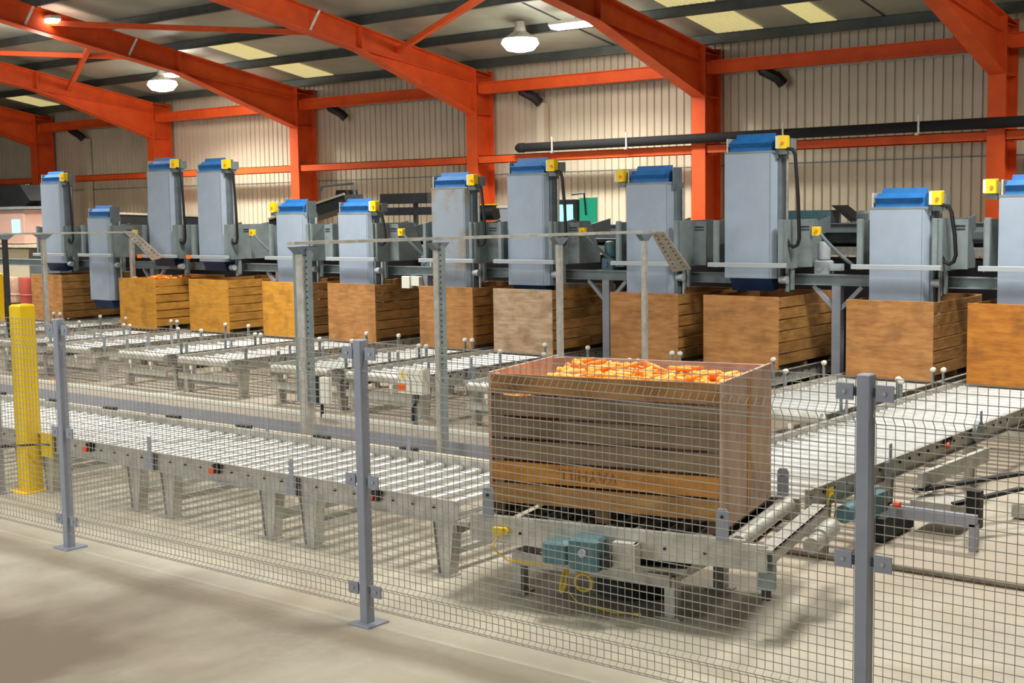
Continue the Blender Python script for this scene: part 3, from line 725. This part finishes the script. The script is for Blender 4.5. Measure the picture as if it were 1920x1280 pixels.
# side frame on the right of the long lane
sf = thing('side_frame', 'low galvanised frame with black fork arms standing right of the long lane', 'frame', (-4.4, 12, 0))
part('upper_beam', G().beam((-.25, -.2, .46), (-.2, 1.45, .46), .05, .14), GALVL, sf)
part('lower_beam', G().beam((-.32, -.7, .27), (.46, -.7, .27), .06, .1), POST, sf)
part('leg', G().box(.40, .47, -.73, -.67, 0, .24), POST, sf)
part('fork_arm', G().beam((-.3, -.2, .36), (.35, .9, .42), .08, .03), BLACK, sf)
part('fork_arm', G().beam((.1, -.3, .30), (.5, .35, .38), .06, .03), BLACK, sf)
part('stop_block', G().box(.22, .34, -.3, -.2, .1, .44), BLACK, sf)
part('drive_box', G().box(-.28, .1, -.35, .15, .12, .3), GALV, sf)
part('drive_box', G().box(-.55, -.3, -.9, -.2, .02, .22), DARK, sf)
part('upright', G().box(.28, .36, 1.35, 1.43, 0, .62), GREYG, sf)
part('upright', G().box(-.5, -.38, -.9, -.8, 0, .5), GALV, sf)
part('foot_beam', G().beam((.3, .75, .08), (1.2, .78, .08), .12, .12), GALVL, sf)
part('foot_beam', G().beam((.25, 1.3, .05), (1.0, 1.8, .05), .1, .08), GALV, sf)
part('red_plug', G().cyl((-.26, -.78, .34), (-.2, -.78, .34), .03, 8), RED, sf)

# ================================================================ FILLERS (bin filling elevators)
MACH = [(-28.05, 3.83, 'R'), (-26.2, 3.01, 'N'), (-23.9, 4.0, 'R'), (-22.2, 3.93, 'R'), (-19.75, 3.04, 'L'), (-18.0, 3.02, 'R'), (-15.6, 3.44, 'R'), (-13.86, 3.63, 'R'), (-11.43, 3.42, 'L'), (-9.65, 3.83, 'R'), (-7.34, 2.98, 'R'), (-5.55, 3.12, 'L')]
MLAB = ['first grey bin filler from the left, raised, over the leftmost crate', 'second grey bin filler from the left, lowered to the lane with no crate', 'third grey bin filler from the left, raised tall, left of the tall pair',
        'fourth grey bin filler from the left, raised tall, right of the tall pair', 'fifth grey bin filler from the left, low, yellow box on its left side', 'sixth grey bin filler from the left, low, tall double post at its left',
        'seventh grey bin filler from the left, with brown dirt on its lower front', 'eighth grey bin filler from the left, over the pale crate, below the pipe end', 'ninth grey bin filler from the left, yellow box on its left side, tray beside it',
        'tallest grey bin filler, raised highest, third from the right', 'second grey bin filler from the right, low with a long black hose', 'rightmost grey bin filler, cut by the picture edge']
DIRTG = mat('grey_paint_soiled', (146, 158, 170), .6, .05, (146, 124, 92), 1.2, lo=.48, hi=.62)
CH = 1.88; CW = .84
def casing_g():
    g = G(); c = .06
    g.prism([(-CW/2, 0), (CW/2-c, 0), (CW/2, c), (CW/2, .30), (-CW/2, .30)], 'z', 0, CH)
    return g
def belt_g(s):
    g = G(); w2 = CW/2-.07
    g.prism([(.02, 0), (.30, 0), (.27, .12), (.2, .19), (.11, .19), (.05, .12)], 'x', -w2, w2)
    g.prism([(.12, .18), (.135, .18), (.16, .26), (.15, .26)], 'x', -w2+.05, w2)
    g.prism([(.035, .06), (.05, .10), (-.01, .13), (-.015, .12)], 'x', -w2, w2-.02)
    return g
for i, ((x, zt, side), lb) in enumerate(zip(MACH, MLAB)):
    t = thing('bin_filler', lb, 'filler', (x, 17.72, 0))
    zb = zt - CH
    cs = part('casing', casing_g, DIRTG if i == 6 else GREY, t, (0, 0, zb), key='cas6' if i == 6 else 'cas')
    part('edge_strip', lambda: G().box(-CW/2-.004, CW/2+.004, -.004, .0, CH-.03, CH).box(CW/2-.09, CW/2-.084, -.003, .0, 0, CH), GREYG, cs, key='est')
    part('belt_head', lambda: belt_g(1), BLUE, t, (0, 0, zt), key='bh')
    part('belt_tail', lambda: G().prism([(.02, 0), (.30, 0), (.25, -.17), (.09, -.19)], 'x', -CW/2+.08, CW/2-.07), DBLUE, t, (0, 0, zb), key='bt')
    sg = -1 if side == 'L' else 1
    part('bearing_plate', lambda: G().box(-.012, .012, .02, .26, -.12, .22), GREYD, t, (CW/2+.02, 0, zt), key='bpl')
    part('bearing_plate', lambda: G().box(-.012, .012, .02, .26, -.05, .2), GALVL, t, (-CW/2+.03, 0, zt), key='bpl2')
    if side != 'N':
        X = sg*(CW/2+.11)
        sw = part('switch_box', lambda: G().cbox(-.075, .075, -.03, .09, 0, .19, .008), YELB, t, (X, 0, zt+.02), key='swb', label='yellow switch box')
        part('switch_side', lambda: G().box(-.03, .008, -.032, .085, .005, .185), WHITEP, sw, (-.066, 0, 0), key='sws')
        part('switch_knob', lambda: G().cyl((0, -.045, .08), (0, -.02, .08), .024, 10), ORP, sw, (.02, 0, 0), key='swk')
        part('motor_mount', lambda: G().box(-.07, .07, .0, .2, -.07, 0).box(-.09, .09, .09, .25, 0, .16), GREYG, t, (X, .02, zt+.01), key='mmt')
    if side == 'R':
        X = CW/2+.30
        zl = 2.42 if i != 10 else 2.2
        pts = [(X-.14, .02, zt+.02), (X-.03, .02, zt-.0), (X+.01, .02, zt-.08), (X+.06, .02, (zt+zl)/2), (X+.08, .02, zl+.12), (X+.05, .02, zl+.03), (X-.01, .02, zl), (X-.08, .02, zl+.03), (X-.12, .02, zl+.12), (X-.13, .02, zl+.24)]
        part('hose', G().tube(pts, .027, 7), BLACK, t, smooth=True)
        part('hose_saddle', lambda: G().box(-.03, .03, -.02, .05, 0, .04), GREYD, t, (X-.13, .05, zl+.25), key='hsd')
    # guide columns bolted to the casing
    part('guide_rail', lambda: G().cyl((0, 0, .08), (0, 0, CH-.1), .022, 8), GALVL, cs, (CW/2+.09, .2, 0), key='grl', smooth=True)
    part('slide_channel', lambda: G().box(-.02, .03, .08, .28, 0, CH-.02), GREYD, cs, (CW/2+.02, 0, 0), key='slc')
    # fixed frame
    part('front_bar', lambda: G().cbox(-.63, .66, -.16, -.09, 0, .065, .006), LGREY, t, (0, 0, 2.12), key='fbr', label='light grey front bar')
    for s in (-1, 1):
        part('upright', lambda: G().cbox(-.035, .035, -.08, -.01, 0, .66, .004), GREYG, t, (s*.54, 0, 2.16), key='upr')
    part('side_plate', lambda: G().prism([(-.02, 2.1), (1.25, 2.1), (1.25, 2.25), (.95, 2.82), (-.02, 2.82)], 'x', -.008, .008), GREYG, t, (.62, 0, 0), key='spl')
    part('side_plate', lambda: G().prism([(-.02, 2.1), (1.25, 2.1), (1.25, 2.6), (.95, 2.8), (-.02, 2.8)], 'x', -.008, .008), GREYG, t, (-.60, 0, 0), key='spl2')
    part('front_cover', lambda: G().box(.56, .62, -.03, -.01, 2.12, 2.82).box(.62, .86, .3, .32, 2.12, 2.8), GREYG, t, key='fcv')
    part('vent_slot', lambda: G().box(.66, .82, .293, .3, 2.70, 2.72).box(.66, .82, .293, .3, 2.66, 2.675), DARK, t, key='vsl')
    part('chute', lambda: G().prism([(.35, 2.35), (1.9, 2.62), (1.9, 2.68), (.35, 2.42)], 'x', -.38, .38).prism([(.35, 2.35), (1.9, 2.62), (1.9, 2.85), (.35, 2.6)], 'x', -.40, -.38).prism([(.35, 2.35), (1.9, 2.62), (1.9, 2.85), (.35, 2.6)], 'x', .38, .40), GREYD, t, key='cht')
    part('lower_guide', lambda: G().box(-.03, .03, .2, .26, 1.75, 2.12).box(.05, .09, .2, .26, 1.78, 2.12), GREYG, t, (CW/2+.1, 0, 0), key='lgd')
    part('tail_roller', lambda: G().cyl((CW/2+.02, .12, 1.93), (CW/2+.14, .12, 1.93), .06, 12), LGREY, t, key='trl', smooth=True)
    if i in (1, 3, 5, 7, 9):
        b2 = part('stop_switch', lambda: G().cbox(-.06, .06, -.03, .05, 0, .13, .006), YELB, t, (.93, .3, 2.58), key='sts', label='yellow stop switch')
        part('switch_knob', lambda: G().cyl((0, -.05, .07), (0, -.03, .07), .022, 10), ORP, b2, (.02, 0, 0), key='swk2')
        part('hose', lambda: G().tube([(1.0, .3, 2.6), (1.08, .32, 2.5), (1.25, .45, 2.28), (1.4, .6, 2.12)], .025, 7), GREYD, t, key='hos2', smooth=True)
    if i in (2, 3): part('sensor', G().box(-.62, -.50, -.2, -.165, 2.11, 2.19), ORP, t, label='orange sensor')

# supporting beam, posts with knee braces, gear motors on the beam
sb = thing('support_beam', 'long grey steel beam under the fillers on braced posts', 'beam', (0, 18.2, 0))
part('beam', G().box(-34, 2, -.07, .07, 1.99, 2.005).box(-34, 2, -.01, .01, 1.86, 2.0).box(-34, 2, -.07, .07, 1.845, 1.86), GREYG, sb)
for X in (-8.45, -12.55, -16.6, -20.65, -24.85):
    part('post', lambda: G().cbox(-.07, .07, -.07, .07, 0, 1.845, .006), POST, sb, (X, 0, 0), key='spo')
    for s in (-1, 1):
        part('knee_brace', lambda: G().beam((s*.05, 0, 1.5), (s*.38, 0, 1.83), .06, .06), POST, sb, (X, 0, 0), key='kb%d' % s)
for X, m_, lb in ((-8.75, LGREY, 'light grey upright gear motor on the beam, right of the tallest filler'), (-12.6, TEAL, 'blue grey gear motor on the beam between the eighth and ninth fillers'), (-16.7, GREYD, 'dark gear motor on the beam between the sixth and seventh fillers'),
                  (-20.7, GREYD, 'dark gear motor on the beam between the fourth and fifth fillers')):
    t = thing('gear_motor', lb, 'motor', (X, 18.35, 2.005))
    part('gearbox', G().cbox(-.12, .12, -.1, .1, 0, .2, .02), m_, t)
    part('motor', G().lathe([(.07, .2), (.095, .22), (.095, .42), (.08, .46), (.04, .48)], 14), m_, t, smooth=True)
    part('output_hub', G().cyl((-.02, -.12, .09), (-.02, -.1, .09), .05, 12), m_, t)
    part('flange', G().box(.12, .3, -.05, .05, .05, .15), m_, t)
# white boxes and beacon on the beam near the second tall post
t = thing('sensor_boxes', 'two white boxes under the beam left of the second tall post', 'control box', (-15.8, 17.15, 1.86))
t.location = (-16.72, 17.9, 1.62)
part('bracket', G().box(-.02, .06, .0, .3, .18, .235), GREYG, t)
part('box', G().cbox(-.2, .0, -.06, .04, 0, .22, .006), WHITEP, t)
part('box', G().cbox(.04, .24, -.06, .04, .05, .22, .006), WHITEP, t)
t = thing('beacon', 'small orange beacon on a stub pole left of the second tall post', 'beacon', (-16.45, 18.15, 2.005))
part('pole', G().cyl((0, 0, 0), (0, 0, .22), .03, 8), GALV, t)
part('lamp_cap', G().cbox(-.07, .07, -.05, .05, .2, .33, .01), ORP, t)

# ================================================================ FEED CONVEYOR BEHIND THE FILLERS
fd = thing('feed_conveyor', 'long grey feed conveyor trunk running behind the fillers', 'conveyor', (0, 20.4, 0))
part('upper_channel', G().box(-30, 2, 0, .05, 2.58, 2.72).box(-30, 2, -.06, .05, 2.71, 2.725).box(-30, 2, -.06, .05, 2.575, 2.59), GREYG, fd)
part('lower_channel', G().box(-30, 2, .02, .06, 2.2, 2.34), GALV, fd)
part('belt', G().box(-30, 2, .05, .9, 2.40, 2.46), DARK, fd)
part('return_belt', G().box(-30, 2, .1, .9, 2.08, 2.14), BLACK, fd)
part('rear_channel', G().box(-30, 2, .9, .95, 2.2, 2.72), GREYD, fd)
for k in range(12):
    part('support_leg', lambda: G().box(-.05, .05, .1, .2, 0, 2.2).box(-.05, .05, .8, .9, 0, 2.2), GREYD, fd, (-29.5+k*2.6, 0, 0), key='fdl')
part('shade_sheet', G().box(-34, 2, -.62, -.6, .06, 2.16), BLACK, fd, label='black sheet standing in for the shade behind the crates')  # black sheet added for the darkness behind the crates, where only shade falls
# inclined infeed belts
def incline(lab, p, q, m, wd=.6):
    t = thing('inclined_conveyor', lab, 'conveyor')
    part('belt_trough', G().beam(p, q, wd, .28), m, t)
    part('edge_rail', G().beam(Vector(p)+Vector((0, -wd/2-.02, .15)), Vector(q)+Vector((0, -wd/2-.02, .15)), .03, .05), BUFF, t)
    part('leg', G().box(q[0]-.04, q[0]+.04, q[1]-.04, q[1]+.04, 0, q[2]), GREYD, t)
    part('leg', G().box(p[0]-.04, p[0]+.04, p[1]-.04, p[1]+.04, 0, p[2]), GREYD, t)
incline('dark inclined belt conveyor rising behind the gap between fourth and fifth fillers', (-24.5, 21.6, 2.75), (-21.9, 21.6, 3.3), DARK)
incline('dark sloping conveyor hood behind the first and second fillers', (-30.5, 21.6, 2.95), (-27.0, 21.6, 2.85), DARK)
t = thing('round_motor', 'rounded dark grey motor hood behind the second filler', 'motor', (-28.3, 21.0, 2.72))
part('body', G().lathe([(.3, .0), (.34, .1), (.34, .5), (.26, .72), (.1, .78)], 16), GREYD, t, smooth=True)
part('stand', G().box(-.1, .1, -.1, .1, -2.72, 0), GREYD, t)
t = thing('pipe_frame', 'grey tubular frame above the inclined conveyor', 'frame', (-22.8, 21.9, 0))
part('frame', G().tube([(-.5, 0, 2.9), (-.5, 0, 3.65), (.6, 0, 3.7), (.6, 0, 3.3)], .03, 6), GREYD, t)
part('hopper', G().prism([(.1, 3.15), (.55, 3.15), (.5, 3.55), (.2, 3.55)], 'y', -.2, .2), BLACK, t)
t = thing('dark_conveyor', 'dark conveyor head behind the fifth filler', 'conveyor', (-20.0, 21.3, 0))
part('hood', G().box(-.6, .8, -.2, .3, 3.2, 3.42), DARK, t)
part('under_belt', G().box(-.5, .9, -.2, .3, 2.95, 3.12), DARK, t)
part('leg', G().box(.2, .28, 0, .08, 0, 3.2), GREYD, t)
t = thing('belt_drum', 'black rounded drum head left of the seventh filler', 'drum', (-17.9, 21.3, 0))
part('drum', G().cyl((-.45, 0, 2.98), (.45, 0, 2.98), .16, 14), BLACK, t, smooth=True)
part('arm', G().beam((-1.6, 0, 3.0), (-.3, 0, 3.05), .2, .06), DARK, t)
part('rim', G().box(-.3, .45, -.1, .1, 3.13, 3.16), YELD, t)
part('leg', G().box(-.05, .05, -.05, .05, 0, 2.85), GREYD, t)
t = thing('operator_screen', 'lit screen with green glow behind the eighth filler', 'screen', (-16.3, 22.0, 2.7))
part('bezel', G().box(-.36, .42, -.05, .05, 0, .52), DARK, t)
part('display', G().box(-.30, .08, -.056, -.05, .06, .42), SOLE, t)
part('display', G().box(.16, .32, -.056, -.05, .06, .42), SOLE, t)
part('green_panel', G().box(.46, .88, -.02, .02, -.02, .55), GLASSG, t, label='translucent green panel')
part('hood_arm', G().tube([(.3, -.05, .62), (.6, -.05, .64), (.64, -.05, .2)], .02, 6), DARK, t)
part('stand', G().box(-.05, .05, -.04, .04, -2.7, 0), GREYD, t)
t = thing('white_hopper', 'small white hopper behind the gap between seventh and eighth fillers', 'hopper', (-16.2, 20.2, 2.75))
t.location = (-16.95, 21.3, 2.72)
part('bin', G().prism([(-.25, 0), (.25, 0), (.32, .35), (-.32, .35)], 'y', -.15, .15), LGREY, t)
part('rim', G().box(-.36, .36, -.18, .18, .35, .4), WHITEP, t)
part('stand', G().box(-.04, .04, -.04, .04, -2.72, 0), GREYD, t)
t = thing('teal_hopper', 'dark teal chute head behind the tallest filler', 'hopper', (-10.3, 20.9, 2.72))
part('chute', G().box(-.3, .5, -.1, .3, 0, .22), TEAL, t)
part('slope', G().prism([(.5, .3), (.62, .3), (1.15, -.1), (1.0, -.1)], 'y', -.1, .3), BLACK, t)
part('stand', G().box(-.04, .04, .0, .08, -2.72, 0), GREYD, t)
t = thing('small_motor', 'small dark motor on the feed conveyor right of the tallest filler', 'motor', (-9.15, 20.6, 2.725))
part('body', G().lathe([(.09, 0), (.1, .04), (.1, .15), (.06, .2)], 12), GREYD, t, smooth=True)
part('base', G().box(-.14, .14, -.1, .1, 0, .03), GREYD, t)

# equipment at the far left edge
t = thing('control_desk', 'pinkish control cabinet with a small lit screen at the left edge', 'cabinet', (-32.6, 19.6, 0))
part('cabinet', G().cbox(-1.6, .75, -.3, .4, 2.35, 3.25, .02), mat('cabinet_pinkish', (196, 160, 146), .6), t)
part('screen', G().box(.18, .55, -.32, -.302, 2.62, 2.98), SOLE, t)
part('top_board', G().box(-1.7, .85, -.4, .5, 3.25, 3.32), GREYG, t)
part('shelf', G().box(-1.8, 1.9, -.45, .5, 2.25, 2.32), BUFF, t)
part('lower_cabinet', G().cbox(-2.2, .7, -.2, .4, .1, 2.2, .02), mat('cabinet_cream', (214, 204, 176), .6), t)
part('side_cabinet', G().cbox(.75, 2.1, -.2, .4, .9, 2.1, .02), GREYD, t)
t = thing('dark_hood', 'dark sloping machine hood at the left edge above the screen', 'hood', (-35.3, 21.0, 0))
part('hood', G().prism([(-1.4, 3.98), (1.0, 3.95), (1.5, 3.5), (1.1, 3.3), (-1.2, 3.3)], 'y', -.3, .5), DARK, t)
part('support', G().box(-.1, .1, -.1, .1, 0, 3.3), GREYD, t)
part('motor_head', G().box(.6, 1.9, -.2, .2, 2.9, 3.3), DARK, t)
t = thing('yellow_bin', 'orange and cream pail on the shelf left of the first filler', 'pail', (-30.9, 19.5, 2.33))
part('pail', G().prism([(-.12, 0), (.14, 0), (.2, .28), (-.16, .28)], 'y', -.14, .14), RED, t)
part('liner', G().box(-.3, -.14, -.12, .12, 0, .27), BUFF, t)
for k, (x, m_, lb) in enumerate(((-29.95, REDF, 'red plastic drum behind the left crate row'), (-30.55, PINK, 'pinkish upright drum left of the red drum'), (-31.25, REDF, 'dark red drum at the left edge, behind the slim post'))):
    t = thing('drum', lb, 'drum', (x, 18.2, 0))
    part('body', G().lathe([(.2, .9), (.22, .92), (.22, 1.1), (.235, 1.12), (.22, 1.14), (.22, 1.5), (.2, 1.55)], 16), m_, t, smooth=True)
    part('stand', G().box(-.2, .2, -.2, .2, 0, .9), DARK, t)
def bollard(loc, w_, h, lab):
    t = thing('bollard', lab, 'bollard', loc)
    part('post', G().cbox(-w_/2, w_/2, -w_/2, w_/2, 0, h, .02), YELLOW, t)
    part('base_flange', G().cbox(-w_/2-.07, w_/2+.07, -w_/2-.07, w_/2+.07, 0, .015, .004), YELLOW, t)
bollard((-13.25, 7.95, 0), .21, 2.07, 'thick yellow square bollard in front of the left end of the conveyor')
bollard((-28.6, 16.6, 0), .16, 1.75, 'thin distant yellow post beside the leftmost crate')
t = thing('fence_post', 'grey post left of the yellow bollard with a black cable', 'post', (-13.42, 7.68, 0))
part('post', G().cbox(-.04, .04, -.04, .04, 0, 1.95, .006), POST, t)
part('base_plate', G().box(-.1, .1, -.1, .1, 0, .012), POST, t)
solo('black_cable', G().tube([(-14.6, 7.55, .46), (-13.4, 7.62, .52), (-13.0, 7.9, .55), (-12.9, 8.0, .54)], .012, 6), BLACK, 'black cable crossing the yellow bollard near the floor', 'cable')

# ================================================================ MESH FENCE
FY = 6.735; FXS = [-14.47, -10.635, -6.81, -2.96, .9]
PLAB = ['fence post beyond the left edge', 'grey fence post at left, beside the yellow bollard', 'grey fence post in the middle, left of the turntable', 'grey fence post at right, nearest the camera', 'fence post beyond the right edge']
FZ = [.12, .165, .19, .21, .285, .31, .335] + []
def mesh_panel(x0, x1, lab):
    t = thing('mesh_fence', lab, 'fence', ((x0+x1)/2, FY, 0))
    h = (x1-x0)/2 - .06
    # z profile with V folds at the foot and near the top
    prof = [(.12, 0), (.145, -.03), (.17, 0), (.275, 0), (.305, -.035), (.335, 0), (1.83, 0), (1.88, -.04), (1.93, 0), (2.08, 0)]
    g = G(); n = int(2*h/.0535); r = .0017
    for k in range(n+1):
        x = -h + 2*h*k/n
        vs = []
        for z, y in prof:
            for a, b in ((-r, -r), (r, -r), (r, r), (-r, r)): vs.append((x+a, y+b, z))
        m = len(prof)
        g._add(vs, [(i*4+q, i*4+(q+1) % 4, (i+1)*4+(q+1) % 4, (i+1)*4+q) for i in range(m-1) for q in range(4)])
    part('upright_wires', g, MESHW, t, kind='stuff')
    g = G(); zs = [(.12, 0), (.145, -.03), (.17, 0), (.225, 0), (.275, 0), (.305, -.035), (.335, 0)]
    z = .39
    while z < 1.82: zs.append((z, 0)); z += .0525
    zs += [(1.83, 0), (1.88, -.04), (1.93, 0), (1.98, 0), (2.03, 0), (2.08, 0)]
    for z, y in zs: g.box(-h, h, y-.0065, y-.0023, z-.0024, z+.0024)
    part('cross_wires', g, MESHW, t, kind='stuff')
plab = ['mesh fence panel at far left, running past the yellow bollard', 'mesh fence panel between the left and middle posts, in front of the conveyor', 'mesh fence panel in front of the carrot crate and turntable', 'mesh fence panel at the right edge, right of the nearest post']
for k in range(4): mesh_panel(FXS[k], FXS[k+1], plab[k])
for X, lb in zip(FXS, PLAB):
    t = thing('fence_post', lb, 'fence post', (X, FY, 0))
    part('post', lambda: G().cbox(-.04, .04, -.04, .04, .012, 2.1, .007), POST, t, key='fpo')
    part('base_plate', lambda: G().cbox(-.11, .11, -.10, .12, 0, .014, .004), POST, t, key='fbp')
    for z in (.26, 1.07, 2.0):
        for s in (-1, 1):
            c = part('clamp', lambda: G().box(-.05, .05, -.012, 0, -.045, .045), POST, t, (s*.115, -.012, z), key='clp')
            part('bolt', lambda: G().cyl((0, -.02, 0), (0, -.012, 0), .012, 6), GALV, c, key='cbl')
            part('clamp_arm', lambda: G().box(-.03, .03, -.004, .004, -.025, .025), GREYD, c, (-s*.05, .012, 0), key='cla')
